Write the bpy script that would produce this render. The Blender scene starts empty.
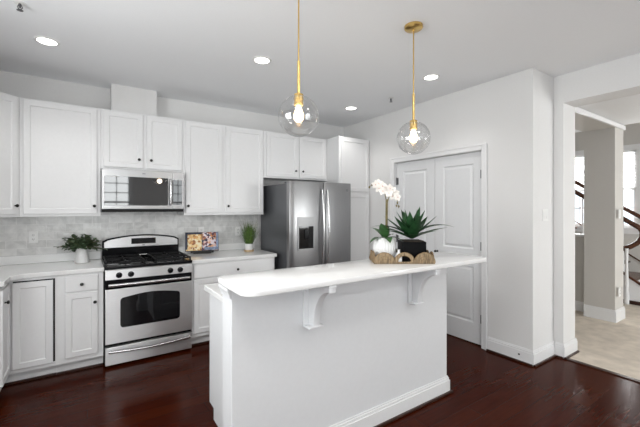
import bpy, bmesh, math, random
from mathutils import Vector, Matrix
R = math.radians
random.seed(7)
S = bpy.context.scene
COL = S.collection

# ---------------------------------------------------------------- camera
cam_d = bpy.data.cameras.new('camera')
cam = bpy.data.objects.new('camera', cam_d); COL.objects.link(cam)
cam_d.sensor_width = 36.0
cam_d.lens = 346.217 * 36.0 / 640.0
cam_d.shift_y = -(213.5 - 208.555) / 640.0
cam_d.clip_start = 0.05
cam.location = (0, 0, 1.447)
cam.rotation_euler = (R(90), 0, R(-33.915))
S.camera = cam

# ---------------------------------------------------------------- world and large lights
w = bpy.data.worlds.new('sky'); S.world = w; w.use_nodes = True
bg = w.node_tree.nodes['Background']
bg.inputs[0].default_value = (0.86, 0.93, 1.0, 1); bg.inputs[1].default_value = 1.6

def area(name, loc, rot, sx, sy, power, col=(1, 1, 1), spread=180):
    d = bpy.data.lights.new(name, 'AREA'); d.shape = 'RECTANGLE'; d.size = sx; d.size_y = sy
    d.energy = power; d.color = col; d.spread = R(spread)
    o = bpy.data.objects.new(name, d); COL.objects.link(o); o.location = loc; o.rotation_euler = rot
    return o
DAY = (1.0, 0.995, 0.985)
# daylight through the three rear windows (wall at Y=-3) and the stair window; others are added fill
area('daylight_rear', (0.0, -3.12, 1.62), (R(90), 0, 0), 1.9, 1.5, 50, DAY)
area('daylight_rear_right', (2.68, -3.12, 1.62), (R(90), 0, 0), 1.2, 1.5, 11, DAY)
area('fill_side', (-1.27, -0.9, 1.62), (R(90), 0, R(-90)), 2.2, 1.55, 34, DAY)  # added fill from the left, kept out of the appliance reflections
area('fill_foyer', (5.6, -3.12, 1.7), (R(90), 0, 0), 1.8, 1.9, 180, DAY)  # added to brighten the foyer from an unseen front side
area('daylight_stairs', (7.93, 2.45, 1.8), (R(90), 0, R(90)), 1.1, 1.3, 80, DAY)
area('fill_left', (-1.27, 1.65, 1.7), (R(90), 0, R(-90)), 1.3, 1.15, 62, DAY)  # added fill for the ceiling and back cabinets, invented opening
# unseen ceiling area lamps added as fill light, without fixtures
for lx, ly in ((0.0, 0.6), (1.6, 0.2), (0.0, -1.3), (2.6, -1.3)):
    area('ceiling_fill', (lx, ly, 2.735), (0, 0, 0), 0.35, 0.35, 11, (1, 0.97, 0.93))

vs = S.view_settings
vs.view_transform = 'Standard'; vs.look = 'None'; vs.gamma = 1.0; vs.use_curve_mapping = False
vs.exposure = -0.03

# ---------------------------------------------------------------- materials
def newmat(name):
    m = bpy.data.materials.new(name); m.use_nodes = True
    nt = m.node_tree; b = nt.nodes['Principled BSDF']
    return m, nt, b
def setp(b, **k):
    for a, v in k.items():
        b.inputs[a.replace('_', ' ')].default_value = v
def plain(name, col, rough=0.5, metal=0.0, noise=0.0, nscale=40, bump=0.0, spec=0.5, stretch=None):
    m, nt, b = newmat(name)
    setp(b, Roughness=rough, Metallic=metal); b.inputs['Specular IOR Level'].default_value = spec
    b.inputs['Base Color'].default_value = (*col, 1)
    tc = nt.nodes.new('ShaderNodeTexCoord'); mp = nt.nodes.new('ShaderNodeMapping')
    nt.links.new(tc.outputs['Object'], mp.inputs[0])
    if stretch: mp.inputs['Scale'].default_value = stretch
    nz = nt.nodes.new('ShaderNodeTexNoise'); nz.inputs['Scale'].default_value = nscale; nz.inputs['Detail'].default_value = 4
    nt.links.new(mp.outputs[0], nz.inputs['Vector'])
    rp = nt.nodes.new('ShaderNodeValToRGB')
    n = max(noise, 0.01)
    rp.color_ramp.elements[0].position = 0.3; rp.color_ramp.elements[1].position = 0.7
    rp.color_ramp.elements[0].color = (*[c * (1 - n) for c in col], 1)
    rp.color_ramp.elements[1].color = (*[min(1, c * (1 + n)) for c in col], 1)
    nt.links.new(nz.outputs['Fac'], rp.inputs[0]); nt.links.new(rp.outputs[0], b.inputs['Base Color'])
    if bump:
        bp = nt.nodes.new('ShaderNodeBump'); bp.inputs['Strength'].default_value = bump; bp.inputs['Distance'].default_value = 0.01
        nt.links.new(nz.outputs['Fac'], bp.inputs['Height']); nt.links.new(bp.outputs[0], b.inputs['Normal'])
    return m
M = {}
M['cab'] = plain('cabinet_paint', (0.80, 0.80, 0.805), 0.38, noise=0.01)
M['island'] = plain('island_paint', (0.74, 0.75, 0.765), 0.45, noise=0.01)
M['trim'] = plain('trim_paint', (0.80, 0.80, 0.805), 0.35, noise=0.01)
M['door'] = plain('door_paint', (0.73, 0.735, 0.745), 0.38, noise=0.01)
M['wall'] = plain('wall_paint', (0.74, 0.735, 0.73), 0.85, noise=0.012, nscale=90, bump=0.02)
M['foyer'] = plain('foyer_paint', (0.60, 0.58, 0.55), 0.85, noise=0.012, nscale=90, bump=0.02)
M['ceil'] = plain('ceiling_paint', (0.895, 0.905, 0.92), 0.9, noise=0.01, nscale=90, bump=0.02)
M['steel'] = plain('brushed_steel', (0.76, 0.76, 0.765), 0.30, 1.0, noise=0.06, nscale=12, stretch=(1, 1, 60))
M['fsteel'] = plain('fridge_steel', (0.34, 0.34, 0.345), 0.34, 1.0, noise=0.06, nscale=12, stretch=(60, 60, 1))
def brushed(m, rough, aniso, rot):
    nt = m.node_tree; b = nt.nodes['Principled BSDF']; tg = nt.nodes.new('ShaderNodeTangent'); tg.direction_type = 'RADIAL'; tg.axis = 'Z'
    b.inputs['Roughness'].default_value = rough; b.inputs['Anisotropic'].default_value = aniso; b.inputs['Anisotropic Rotation'].default_value = rot
    nt.links.new(tg.outputs[0], b.inputs['Tangent'])
brushed(M['steel'], 0.36, 0.85, 0.25)
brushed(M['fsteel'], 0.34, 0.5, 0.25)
M['chrome'] = plain('bright_steel', (0.58, 0.58, 0.585), 0.26, 1.0)
M['silver'] = plain('dispenser_silver', (0.33, 0.33, 0.335), 0.4, 0.7)
M['dsteel'] = plain('fridge_side_grey', (0.14, 0.145, 0.155), 0.4, 0.5, noise=0.04, nscale=200)
M['black'] = plain('black_enamel', (0.006, 0.006, 0.007), 0.14, noise=0.1, spec=0.15)
M['bglass'] = plain('black_glass', (0.005, 0.005, 0.006), 0.04, noise=0.1, spec=0.45)
M['msteel'] = plain('microwave_steel', (0.52, 0.52, 0.525), 0.36, 1.0, noise=0.06, nscale=12, stretch=(1, 1, 60)); brushed(M['msteel'], 0.34, 0.7, 0.25)
M['mglass'] = plain('reflective_dark_glass', (0.006, 0.006, 0.007), 0.03, noise=0.1, spec=1.0); M['mglass'].node_tree.nodes['Principled BSDF'].inputs['IOR'].default_value = 1.62
M['iron'] = plain('cast_iron', (0.015, 0.015, 0.016), 0.5, noise=0.2, nscale=200, bump=0.1, spec=0.08)
M['bronze'] = plain('knob_black', (0.015, 0.014, 0.013), 0.35, 0.3)
M['void'] = plain('dark_gap', (0.01, 0.01, 0.01), 0.8)
M['brass'] = plain('satin_brass', (0.72, 0.50, 0.18), 0.28, 1.0, noise=0.04)
M['nickel'] = plain('hinge_nickel', (0.16, 0.16, 0.165), 0.4, 0.9)
M['plastic'] = plain('white_plastic', (0.80, 0.80, 0.79), 0.35)
M['slot'] = plain('socket_slot', (0.08, 0.08, 0.08), 0.6)
M['ceramic'] = plain('white_ceramic', (0.74, 0.74, 0.735), 0.3, noise=0.02)
M['leaf'] = plain('leaf_green', (0.030, 0.085, 0.025), 0.4, noise=0.5, nscale=25)
M['agave'] = plain('agave_green', (0.035, 0.115, 0.042), 0.35, noise=0.5, nscale=18)
M['eucal'] = plain('bush_green', (0.075, 0.125, 0.06), 0.5, noise=0.5, nscale=30)
M['grass'] = plain('grass_green', (0.085, 0.16, 0.03), 0.5, noise=0.55, nscale=40)
M['petal'] = plain('orchid_petal', (0.88, 0.845, 0.80), 0.5, noise=0.08, nscale=30)
M['petalc'] = plain('orchid_heart', (0.55, 0.22, 0.16), 0.5, noise=0.2)
M['stem'] = plain('stem_brown', (0.15, 0.125, 0.05), 0.6, noise=0.3)
M['wicker'] = plain('woven_seagrass', (0.235, 0.17, 0.10), 0.8, noise=0.7, nscale=170, bump=0.8, stretch=(1, 1, 0.12))
M['wickerd'] = plain('seagrass_rim', (0.20, 0.13, 0.065), 0.8, noise=0.5, nscale=90, bump=0.5)
M['potblack'] = plain('black_pot', (0.004, 0.004, 0.0045), 0.4, noise=0.2, spec=0.05)
M['soil'] = plain('soil', (0.03, 0.02, 0.012), 0.9, noise=0.5, nscale=90, bump=0.5)
M['woodlt'] = plain('pale_wood', (0.50, 0.36, 0.21), 0.55, noise=0.2, nscale=20)
M['railwood'] = plain('rail_wood', (0.075, 0.026, 0.012), 0.25, noise=0.4, nscale=14, stretch=(6, 1, 6))
M['shoe'] = plain('dark_wood_shoe', (0.035, 0.012, 0.007), 0.3, noise=0.3)
M['blind'] = plain('white_blind', (0.85, 0.85, 0.85), 0.7)
_nt = M['blind'].node_tree; _t = _nt.nodes.new('ShaderNodeBsdfTranslucent'); _t.inputs[0].default_value = (0.9, 0.9, 0.9, 1); _x = _nt.nodes.new('ShaderNodeMixShader'); _x.inputs[0].default_value = 0.6
_nt.links.new(_nt.nodes['Principled BSDF'].outputs[0], _x.inputs[1]); _nt.links.new(_t.outputs[0], _x.inputs[2]); _nt.links.new(_x.outputs[0], _nt.nodes['Material Output'].inputs[0])
M['cover'] = plain('book_cover', (0.03, 0.035, 0.06), 0.5)
M['paper'] = plain('paper_edge', (0.75, 0.73, 0.70), 0.8)
M['towel'] = plain('blue_grey_print', (0.20, 0.25, 0.36), 0.6, noise=0.5, nscale=50)
M['grey'] = plain('grey_badge', (0.25, 0.25, 0.26), 0.4, 0.6)

def quartz():
    m, nt, b = newmat('white_quartz')
    setp(b, Roughness=0.10); N = nt.nodes.new; L = nt.links.new
    tc = N('ShaderNodeTexCoord'); nz = N('ShaderNodeTexNoise'); nz.inputs['Scale'].default_value = 3; nz.inputs['Detail'].default_value = 8
    rp = N('ShaderNodeValToRGB'); rp.color_ramp.elements[0].color = (0.80, 0.80, 0.795, 1); rp.color_ramp.elements[1].color = (0.85, 0.85, 0.845, 1)
    L(tc.outputs['Object'], nz.inputs['Vector']); L(nz.outputs['Fac'], rp.inputs[0]); L(rp.outputs[0], b.inputs['Base Color'])
    return m
M['quartz'] = quartz()

def tile():
    m, nt, b = newmat('marble_subway_tile'); N = nt.nodes.new; L = nt.links.new
    tc = N('ShaderNodeTexCoord'); sp = N('ShaderNodeSeparateXYZ'); cb = N('ShaderNodeCombineXYZ'); ad = N('ShaderNodeMath'); ad.operation = 'ADD'
    L(tc.outputs['Object'], sp.inputs[0]); L(sp.outputs['X'], ad.inputs[0]); L(sp.outputs['Y'], ad.inputs[1])
    L(ad.outputs[0], cb.inputs['X']); L(sp.outputs['Z'], cb.inputs['Y'])
    br = N('ShaderNodeTexBrick'); br.inputs['Scale'].default_value = 1.0
    br.inputs['Brick Width'].default_value = 0.152; br.inputs['Row Height'].default_value = 0.076; br.inputs['Mortar Size'].default_value = 0.003
    br.inputs['Color1'].default_value = (0.52, 0.52, 0.51, 1); br.inputs['Color2'].default_value = (0.80, 0.80, 0.79, 1); br.inputs['Mortar'].default_value = (0.80, 0.80, 0.79, 1)
    L(cb.outputs[0], br.inputs['Vector'])
    nz = N('ShaderNodeTexNoise'); nz.inputs['Scale'].default_value = 9; nz.inputs['Detail'].default_value = 8; nz.inputs['Distortion'].default_value = 1.5
    L(tc.outputs['Object'], nz.inputs['Vector'])
    rp = N('ShaderNodeValToRGB'); rp.color_ramp.elements[0].position = 0.3; rp.color_ramp.elements[1].position = 0.65
    rp.color_ramp.elements[0].color = (0.52, 0.52, 0.515, 1); rp.color_ramp.elements[1].color = (0.82, 0.815, 0.805, 1)
    L(nz.outputs['Fac'], rp.inputs[0])
    mx = N('ShaderNodeMix'); mx.data_type = 'RGBA'; mx.inputs[0].default_value = 0.5
    L(br.outputs['Color'], mx.inputs[6]); L(rp.outputs[0], mx.inputs[7]); L(mx.outputs[2], b.inputs['Base Color'])
    b.inputs['Roughness'].default_value = 0.10
    n2 = N('ShaderNodeTexNoise'); n2.inputs['Scale'].default_value = 22; L(tc.outputs['Object'], n2.inputs['Vector'])
    ms = N('ShaderNodeMath'); ms.operation = 'MULTIPLY_ADD'; ms.inputs[1].default_value = -0.6
    L(br.outputs['Fac'], ms.inputs[0]); L(n2.outputs['Fac'], ms.inputs[2])
    bp = N('ShaderNodeBump'); bp.inputs['Strength'].default_value = 0.25; bp.inputs['Distance'].default_value = 0.01
    L(ms.outputs[0], bp.inputs['Height']); L(bp.outputs[0], b.inputs['Normal'])
    return m
M['tile'] = tile()

def hardwood():
    m, nt, b = newmat('dark_hardwood'); N = nt.nodes.new; L = nt.links.new
    tc = N('ShaderNodeTexCoord')
    br = N('ShaderNodeTexBrick'); br.inputs['Scale'].default_value = 1.0; br.offset = 0.37; br.offset_frequency = 2
    br.inputs['Brick Width'].default_value = 1.15; br.inputs['Row Height'].default_value = 0.125; br.inputs['Mortar Size'].default_value = 0.0015
    br.inputs['Color1'].default_value = (0.036, 0.0042, 0.0008, 1); br.inputs['Color2'].default_value = (0.050, 0.0085, 0.0020, 1)
    br.inputs['Mortar'].default_value = (0.012, 0.005, 0.003, 1)
    L(tc.outputs['Object'], br.inputs['Vector'])
    mp = N('ShaderNodeMapping'); mp.inputs['Scale'].default_value = (1.2, 14, 1)
    L(tc.outputs['Object'], mp.inputs[0])
    nz = N('ShaderNodeTexNoise'); nz.inputs['Scale'].default_value = 3.5; nz.inputs['Detail'].default_value = 7; nz.inputs['Distortion'].default_value = 0.6
    L(mp.outputs[0], nz.inputs['Vector'])
    rp = N('ShaderNodeValToRGB'); rp.color_ramp.elements[0].position = 0.3; rp.color_ramp.elements[1].position = 0.75
    rp.color_ramp.elements[0].color = (0.80, 0.76, 0.74, 1); rp.color_ramp.elements[1].color = (1.16, 1.14, 1.12, 1)
    L(nz.outputs['Fac'], rp.inputs[0])
    mx = N('ShaderNodeMix'); mx.data_type = 'RGBA'; mx.blend_type = 'MULTIPLY'; mx.inputs[0].default_value = 1.0
    L(br.outputs['Color'], mx.inputs[6]); L(rp.outputs[0], mx.inputs[7]); L(mx.outputs[2], b.inputs['Base Color'])
    mr = N('ShaderNodeMapRange'); mr.inputs['To Min'].default_value = 0.13; mr.inputs['To Max'].default_value = 0.26
    L(nz.outputs['Fac'], mr.inputs['Value']); L(mr.outputs[0], b.inputs['Roughness'])
    b.inputs['Specular IOR Level'].default_value = 0.06
    bp = N('ShaderNodeBump'); bp.inputs['Strength'].default_value = 0.10; bp.inputs['Distance'].default_value = 0.004; bp.invert = True
    L(br.outputs['Fac'], bp.inputs['Height']); L(bp.outputs[0], b.inputs['Normal'])
    return m
M['floor'] = hardwood()
M['carpet'] = plain('beige_carpet', (0.60, 0.53, 0.45), 0.95, noise=0.14, nscale=7, bump=0.2)

def clear_glass(name, tint, edge, base, pw):
    m = bpy.data.materials.new(name); m.use_nodes = True; nt = m.node_tree; nt.nodes.clear(); N = nt.nodes.new; L = nt.links.new
    o = N('ShaderNodeOutputMaterial'); t = N('ShaderNodeBsdfTransparent'); t.inputs[0].default_value = (*tint, 1)
    g = N('ShaderNodeBsdfGlossy'); g.inputs['Roughness'].default_value = 0.03; f = N('ShaderNodeLayerWeight'); f.inputs[0].default_value = 0.5
    p = N('ShaderNodeMath'); p.operation = 'POWER'; p.inputs[1].default_value = pw
    ad = N('ShaderNodeMath'); ad.operation = 'MULTIPLY_ADD'; ad.inputs[1].default_value = edge; ad.inputs[2].default_value = base
    x = N('ShaderNodeMixShader'); L(f.outputs['Facing'], p.inputs[0]); L(p.outputs[0], ad.inputs[0]); L(ad.outputs[0], x.inputs[0]); L(t.outputs[0], x.inputs[1]); L(g.outputs[0], x.inputs[2]); L(x.outputs[0], o.inputs[0])
    return m
M['glass'] = clear_glass('globe_glass', (0.96, 0.96, 0.96), 0.9, 0.11, 3.0)
M['pane'] = clear_glass('window_glass', (0.97, 0.98, 0.98), 0.6, 0.02, 5.0)
def emit(name, col, s):
    m = bpy.data.materials.new(name); m.use_nodes = True; nt = m.node_tree; nt.nodes.clear()
    o = nt.nodes.new('ShaderNodeOutputMaterial'); e = nt.nodes.new('ShaderNodeEmission'); e.inputs[0].default_value = (*col, 1); e.inputs[1].default_value = s
    nt.links.new(e.outputs[0], o.inputs[0]); return m
M['lens'] = emit('downlight_lens', (1, 0.97, 0.92), 9)
M['bulb'] = emit('warm_bulb', (1, 0.70, 0.36), 7)
M['digits'] = plain('display_black', (0.01, 0.01, 0.012), 0.1)

def foodpage(name, seed, cols):
    m, nt, b = newmat(name); N = nt.nodes.new; L = nt.links.new
    tc = N('ShaderNodeTexCoord'); mp = N('ShaderNodeMapping'); mp.inputs['Location'].default_value = (seed, seed * 2, 0); L(tc.outputs['Object'], mp.inputs[0])
    v0 = N('ShaderNodeTexVoronoi'); v0.inputs['Scale'].default_value = 38; L(mp.outputs[0], v0.inputs['Vector'])
    sx = N('ShaderNodeSeparateColor'); L(v0.outputs['Color'], sx.inputs[0])
    nz = N('ShaderNodeTexNoise'); nz.inputs['Scale'].default_value = 60; L(mp.outputs[0], nz.inputs['Vector'])
    v = N('ShaderNodeMath'); v.operation = 'MULTIPLY_ADD'; v.inputs[1].default_value = 0.25; L(nz.outputs['Fac'], v.inputs[0])
    v1 = N('ShaderNodeMath'); v1.operation = 'MULTIPLY_ADD'; v1.inputs[1].default_value = 0.55; v1.inputs[2].default_value = 0.10; L(sx.outputs[0], v1.inputs[0]); L(v1.outputs[0], v.inputs[2])
    rp = N('ShaderNodeValToRGB'); cr = rp.color_ramp; cr.elements.remove(cr.elements[1])
    cr.elements[0].position = 0.3; cr.elements[0].color = (*cols[0], 1)
    for i, c in enumerate(cols[1:]):
        e = cr.elements.new(0.3 + 0.4 * (i + 1) / (len(cols) - 1)); e.color = (*c, 1)
    L(v.outputs[0], rp.inputs[0]); L(rp.outputs[0], b.inputs['Base Color']); b.inputs['Roughness'].default_value = 0.35
    return m
M['page1'] = foodpage('baked_pasta_print', 3.1, [(0.30, 0.10, 0.03), (0.66, 0.33, 0.10), (0.80, 0.58, 0.26), (0.85, 0.74, 0.52)])
M['page2'] = foodpage('mixed_dish_print', 9.7, [(0.03, 0.02, 0.05), (0.14, 0.03, 0.06), (0.68, 0.30, 0.10), (0.72, 0.66, 0.72)])

# ---------------------------------------------------------------- mesh helpers
def box(bm, x0, x1, y0, y1, z0, z1, bev=0.0, seg=2):
    x0, x1 = min(x0, x1), max(x0, x1); y0, y1 = min(y0, y1), max(y0, y1); z0, z1 = min(z0, z1), max(z0, z1)
    r = bmesh.ops.create_cube(bm, size=1.0)
    vs_ = r['verts']
    for v in vs_:
        v.co = Vector((x0 + (v.co.x + .5) * (x1 - x0), y0 + (v.co.y + .5) * (y1 - y0), z0 + (v.co.z + .5) * (z1 - z0)))
    if bev > 0:
        ed = list({e for v in vs_ for e in v.link_edges})
        bmesh.ops.bevel(bm, geom=ed, offset=bev, segments=seg, affect='EDGES', profile=0.5)
def rbox(bm, x0, x1, y0, y1, z0, z1, r, seg=5, bev=0.003):
    """box with vertical edges rounded by r and a small bevel on the top and bottom rims"""
    pts = []
    for cx, cy, a0 in ((x1 - r, y1 - r, 0), (x0 + r, y1 - r, 90), (x0 + r, y0 + r, 180), (x1 - r, y0 + r, 270)):
        for k in range(seg + 1):
            a = R(a0 + 90 * k / seg); pts.append((cx + r * math.cos(a), cy + r * math.sin(a)))
    prism(bm, pts, 'z', z0, z1, bev)
def prism(bm, pts, axis, a0, a1, bev=0.0):
    def mapp(p, a):
        if axis == 'z': return Vector((p[0], p[1], a))
        if axis == 'x': return Vector((a, p[0], p[1]))
        return Vector((p[0], a, p[1]))
    A = [bm.verts.new(mapp(p, a0)) for p in pts]; B = [bm.verts.new(mapp(p, a1)) for p in pts]
    n = len(pts)
    f1 = bm.faces.new(A); f2 = bm.faces.new(B[::-1])
    side = [bm.faces.new((A[i], B[i], B[(i + 1) % n], A[(i + 1) % n])) for i in range(n)]
    bmesh.ops.recalc_face_normals(bm, faces=[f1, f2] + side)
    if bev > 0:
        ed = list(set(f1.edges) | set(f2.edges))
        bmesh.ops.bevel(bm, geom=ed, offset=bev, segments=2, affect='EDGES', profile=0.5)
def tube(bm, pts, rad, seg=10, cap=True):
    pts = [Vector(p) for p in pts]; n = len(pts)
    rads = rad if isinstance(rad, (list, tuple)) else [rad] * n
    rings = []; up = None
    for i, p in enumerate(pts):
        d = (pts[min(i + 1, n - 1)] - pts[max(i - 1, 0)]).normalized()
        if up is None:
            up = Vector((0, 0, 1)) if abs(d.z) < 0.9 else Vector((1, 0, 0))
        s = d.cross(up)
        if s.length < 1e-6: s = d.cross(Vector((0, 1, 0)))
        s.normalize(); t = s.cross(d).normalized(); up = t
        rings.append([bm.verts.new(p + (s * math.cos(2 * math.pi * k / seg) + t * math.sin(2 * math.pi * k / seg)) * rads[i]) for k in range(seg)])
    fs = []
    for a, b in zip(rings, rings[1:]):
        for k in range(seg):
            fs.append(bm.faces.new((a[k], a[(k + 1) % seg], b[(k + 1) % seg], b[k])))
    if cap: fs += [bm.faces.new(rings[0][::-1]), bm.faces.new(rings[-1])]
    bmesh.ops.recalc_face_normals(bm, faces=fs)
def lathe(bm, prof, c=(0, 0, 0), seg=32, axis='z', rib=None):
    rings = []
    for r, z in prof:
        ring = []
        for k in range(seg):
            a = 2 * math.pi * k / seg
            rr = max(r, 0.0002) * (1 + (rib[1] * math.cos(rib[0] * a) if rib else 0))
            x, y = rr * math.cos(a), rr * math.sin(a)
            if axis == 'z': q = (c[0] + x, c[1] + y, c[2] + z)
            elif axis == 'y': q = (c[0] + x, c[1] + z, c[2] + y)
            else: q = (c[0] + z, c[1] + x, c[2] + y)
            ring.append(bm.verts.new(q))
        rings.append(ring)
    fs = []
    for a, b in zip(rings, rings[1:]):
        for k in range(seg): fs.append(bm.faces.new((a[k], a[(k + 1) % seg], b[(k + 1) % seg], b[k])))
    bmesh.ops.recalc_face_normals(bm, faces=fs)
    return rings
def panel(bm, o, u, n, w, h, t=0.02, fr=0.07, dep=0.008, lip=0.008, raised=False):
    """framed door or drawer front: o = lower corner on the back plane, u = width dir, n = outward dir"""
    o, u, n = Vector(o), Vector(u).normalized(), Vector(n).normalized(); z = Vector((0, 0, 1))
    def pt(a, b, c): return o + u * a + z * b + n * c
    def ring(i, c): return [pt(i, i, c), pt(w - i, i, c), pt(w - i, h - i, c), pt(i, h - i, c)]
    loops = [ring(0, 0), ring(0, t - 0.003), ring(0.003, t)]
    if fr:
        loops += [ring(fr, t), ring(fr + lip, t - dep)]
        if raised: loops += [ring(fr + lip + 0.016, t - dep), ring(fr + lip + 0.034, t - 0.001)]
    V = [[bm.verts.new(p) for p in l] for l in loops]
    fs = [bm.faces.new(V[0][::-1])]
    for a, b in zip(V, V[1:]):
        for k in range(4): fs.append(bm.faces.new((a[k], a[(k + 1) % 4], b[(k + 1) % 4], b[k])))
    fs.append(bm.faces.new(V[-1]))
    bmesh.ops.recalc_face_normals(bm, faces=fs)
def blade(bm, base, dirv, up, L, W, curl, n=6, fold=0.25, tipp=1.6, w0=0.35):
    """a pointed leaf: starts along dirv, bends by curl (radians, + = droops away from up)"""
    base, d, up = Vector(base), Vector(dirv).normalized(), Vector(up).normalized()
    s = d.cross(up).normalized(); prev = None; p = base.copy()
    fs = []
    for i in range(n + 1):
        t = i / n
        wd = W * (w0 + (1 - w0) * math.sin(min(1, t * 2.2) * math.pi / 2)) * (1 - t ** tipp) * 0.5
        nrm = s.cross(d).normalized()
        row = [bm.verts.new(p - s * wd + nrm * wd * fold), bm.verts.new(p), bm.verts.new(p + s * wd + nrm * wd * fold)]
        if prev:
            fs.append(bm.faces.new((prev[0], prev[1], row[1], row[0]))); fs.append(bm.faces.new((prev[1], prev[2], row[2], row[1])))
        prev = row
        d = (Matrix.Rotation(-curl / n, 3, s) @ d).normalized()
        p = p + d * (L / n)
    return fs

ORG = {}
def obj(name, bm, mat, parent=None, smooth=False, local=False, kind=None):
    me = bpy.data.meshes.new(name)
    if parent is not None and not local:
        bmesh.ops.translate(bm, verts=bm.verts, vec=-ORG[parent.name])
    bm.to_mesh(me); bm.free()
    o = bpy.data.objects.new(name, me); COL.objects.link(o)
    me.materials.append(M[mat] if isinstance(mat, str) else mat)
    if smooth:
        for p in me.polygons: p.use_smooth = True
        try: me.set_sharp_from_angle(angle=R(38))
        except Exception: pass
    if parent is not None:
        o.parent = parent; ORG[o.name] = ORG[parent.name]
    else: ORG[o.name] = Vector((0, 0, 0))
    if kind: o['kind'] = kind
    return o
def tag(o, label, cat, group=None):
    o['label'] = label; o['category'] = cat
    if group: o['group'] = group
    return o
def thing(name, label, cat, loc=(0, 0, 0), rotz=0.0, group=None):
    o = bpy.data.objects.new(name, None); COL.objects.link(o); o.empty_display_size = 0.1
    o.location = loc; o.rotation_euler = (0, 0, rotz); ORG[o.name] = Vector(loc)
    return tag(o, label, cat, group)
def BM(): return bmesh.new()
def bx(name, dims, mat, parent=None, bev=0.0, **k):
    b = BM(); box(b, *dims, bev); return obj(name, b, mat, parent, **k)
def struct(name, boxes, mat, bev=0.0):
    b = BM()
    for d in boxes: box(b, *d, bev)
    return obj(name, b, mat, kind='structure')
def seatorigin(o, p):
    """move the origin of a single-mesh thing to p"""
    p = Vector(p); o.data.transform(Matrix.Translation(-p)); o.location = p

CZ = 2.743
# ---------------------------------------------------------------- the room
struct('floor', [(-1.3, 3.835, -3.15, 4.5, -0.1, 0)], 'floor')
struct('floor_foyer', [(3.836, 8.1, -3.15, 4.5, -0.1, 0.004)], 'carpet')
struct('trim_1', [(3.80, 3.85, -1.2, 1.452, 0.0005, 0.009)], 'shoe', 0.003)
struct('ceiling', [(-1.3, 4.09, -3.15, 4.5, CZ, CZ + 0.1)], 'ceil')
struct('ceiling_foyer', [(4.091, 5.83, -3.15, 4.5, 2.54, 2.64)], 'ceil')
struct('ceiling_stairwell', [(5.72, 8.1, -3.15, 4.5, 4.9, 5.0)], 'ceil')
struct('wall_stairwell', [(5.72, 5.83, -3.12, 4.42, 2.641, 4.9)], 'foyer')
struct('wall_back', [(-1.3, 3.4, 4.374, 4.5, 0, CZ)], 'wall')
# left wall with an added window opening  Y -2.0..0.2, Z .85..2.4
struct('wall_left', [(-1.26, -1.14, -3, -2.0, 0, CZ), (-1.26, -1.14, 0.2, 1.0, 0, CZ), (-1.26, -1.14, 2.3, 4.374, 0, CZ), (-1.26, -1.14, 1.0, 2.3, 0, 1.1), (-1.26, -1.14, 1.0, 2.3, 2.3, CZ), (-1.26, -1.14, -2.0, 0.2, 0, 0.85), (-1.26, -1.14, -2.0, 0.2, 2.4, CZ)], 'wall')
# rear wall (behind the camera) with openings X -1.05..1.03 and 1.45..3.05
struct('wall_rear', [(-1.26, -1.0, -3.12, -3, 0, CZ), (1.0, 2.05, -3.12, -3, 0, CZ), (3.3, 4.0, -3.12, -3, 0, CZ), (-1.0, 3.3, -3.12, -3, 0, 0.85), (-1.0, 3.3, -3.12, -3, 2.4, CZ)], 'wall')
# closet wall with door opening Y 2.04..3.27, Z 0..2.05, then the return, the pilaster and the header
struct('wall_right', [(3.4, 3.52, 1.55, 2.035, 0, CZ), (3.4, 3.52, 3.275, 4.374, 0, CZ), (3.4, 3.52, 2.035, 3.275, 2.052, CZ)], 'wall')
struct('wall_return', [(3.521, 4.09, 1.55, 1.67, 0, CZ), (3.82, 4.09, 1.465, 1.549, 0, CZ)], 'wall')
struct('wall_header', [(3.82, 4.09, -1.2, 1.4645, 2.47, CZ), (3.82, 4.09, -3.0, -1.2, 0, CZ)], 'wall')
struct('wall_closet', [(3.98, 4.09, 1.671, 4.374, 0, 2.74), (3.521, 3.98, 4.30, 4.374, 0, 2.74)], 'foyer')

def baseboard(name, runs, h=0.14, shoe=True):
    """runs: (x0,y0,x1,y1,nx,ny) along a wall, n = into the room; one mesh plus a dark shoe moulding"""
    b = BM(); s = BM()
    for x0, y0, x1, y1, nx, ny in runs:
        t = 0.016
        def q(tt, za, zb, bm):
            xs = sorted((x0, x1)) if nx == 0 else sorted((x0, x0 + nx * tt)); ys = sorted((y0, y1)) if ny == 0 else sorted((y0, y0 + ny * tt))
            box(bm, xs[0], xs[1], ys[0], ys[1], za, zb, 0.002)
        q(t, 0.0, h - 0.03, b); q(t * 0.72, h - 0.03, h - 0.012, b); q(t * 0.45, h - 0.012, h, b)
        if shoe: q(t + 0.016, 0.0, 0.018, s)
    o = obj(name, b, 'trim', kind='structure')
    if shoe: obj('shoe_moulding', s, 'shoe', o)
    else: s.free()
    return o
baseboard('baseboard_right', [(3.399, 1.5495, 3.399, 1.979, -1, 0), (3.383, 1.549, 3.8185, 1.549, 0, -1), (3.819, 1.4645, 3.819, 1.5325, -1, 0), (3.803, 1.464, 4.106, 1.464, 0, -1)])
baseboard('baseboard_rear', [(-1.1, -2.999, 3.8, -2.999, 0, 1), (-1.139, -2.98, -1.139, 3.3, 1, 0)])
bs = bx('door_stop', (3.375, 3.3825, 1.655, 1.671, 0.066, 0.082), 'bronze', bev=0.003)
tag(bs, 'small black door stop on the white baseboard by the wall corner', 'door stop'); seatorigin(bs, (3.38, 1.663, 0.066))

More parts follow.
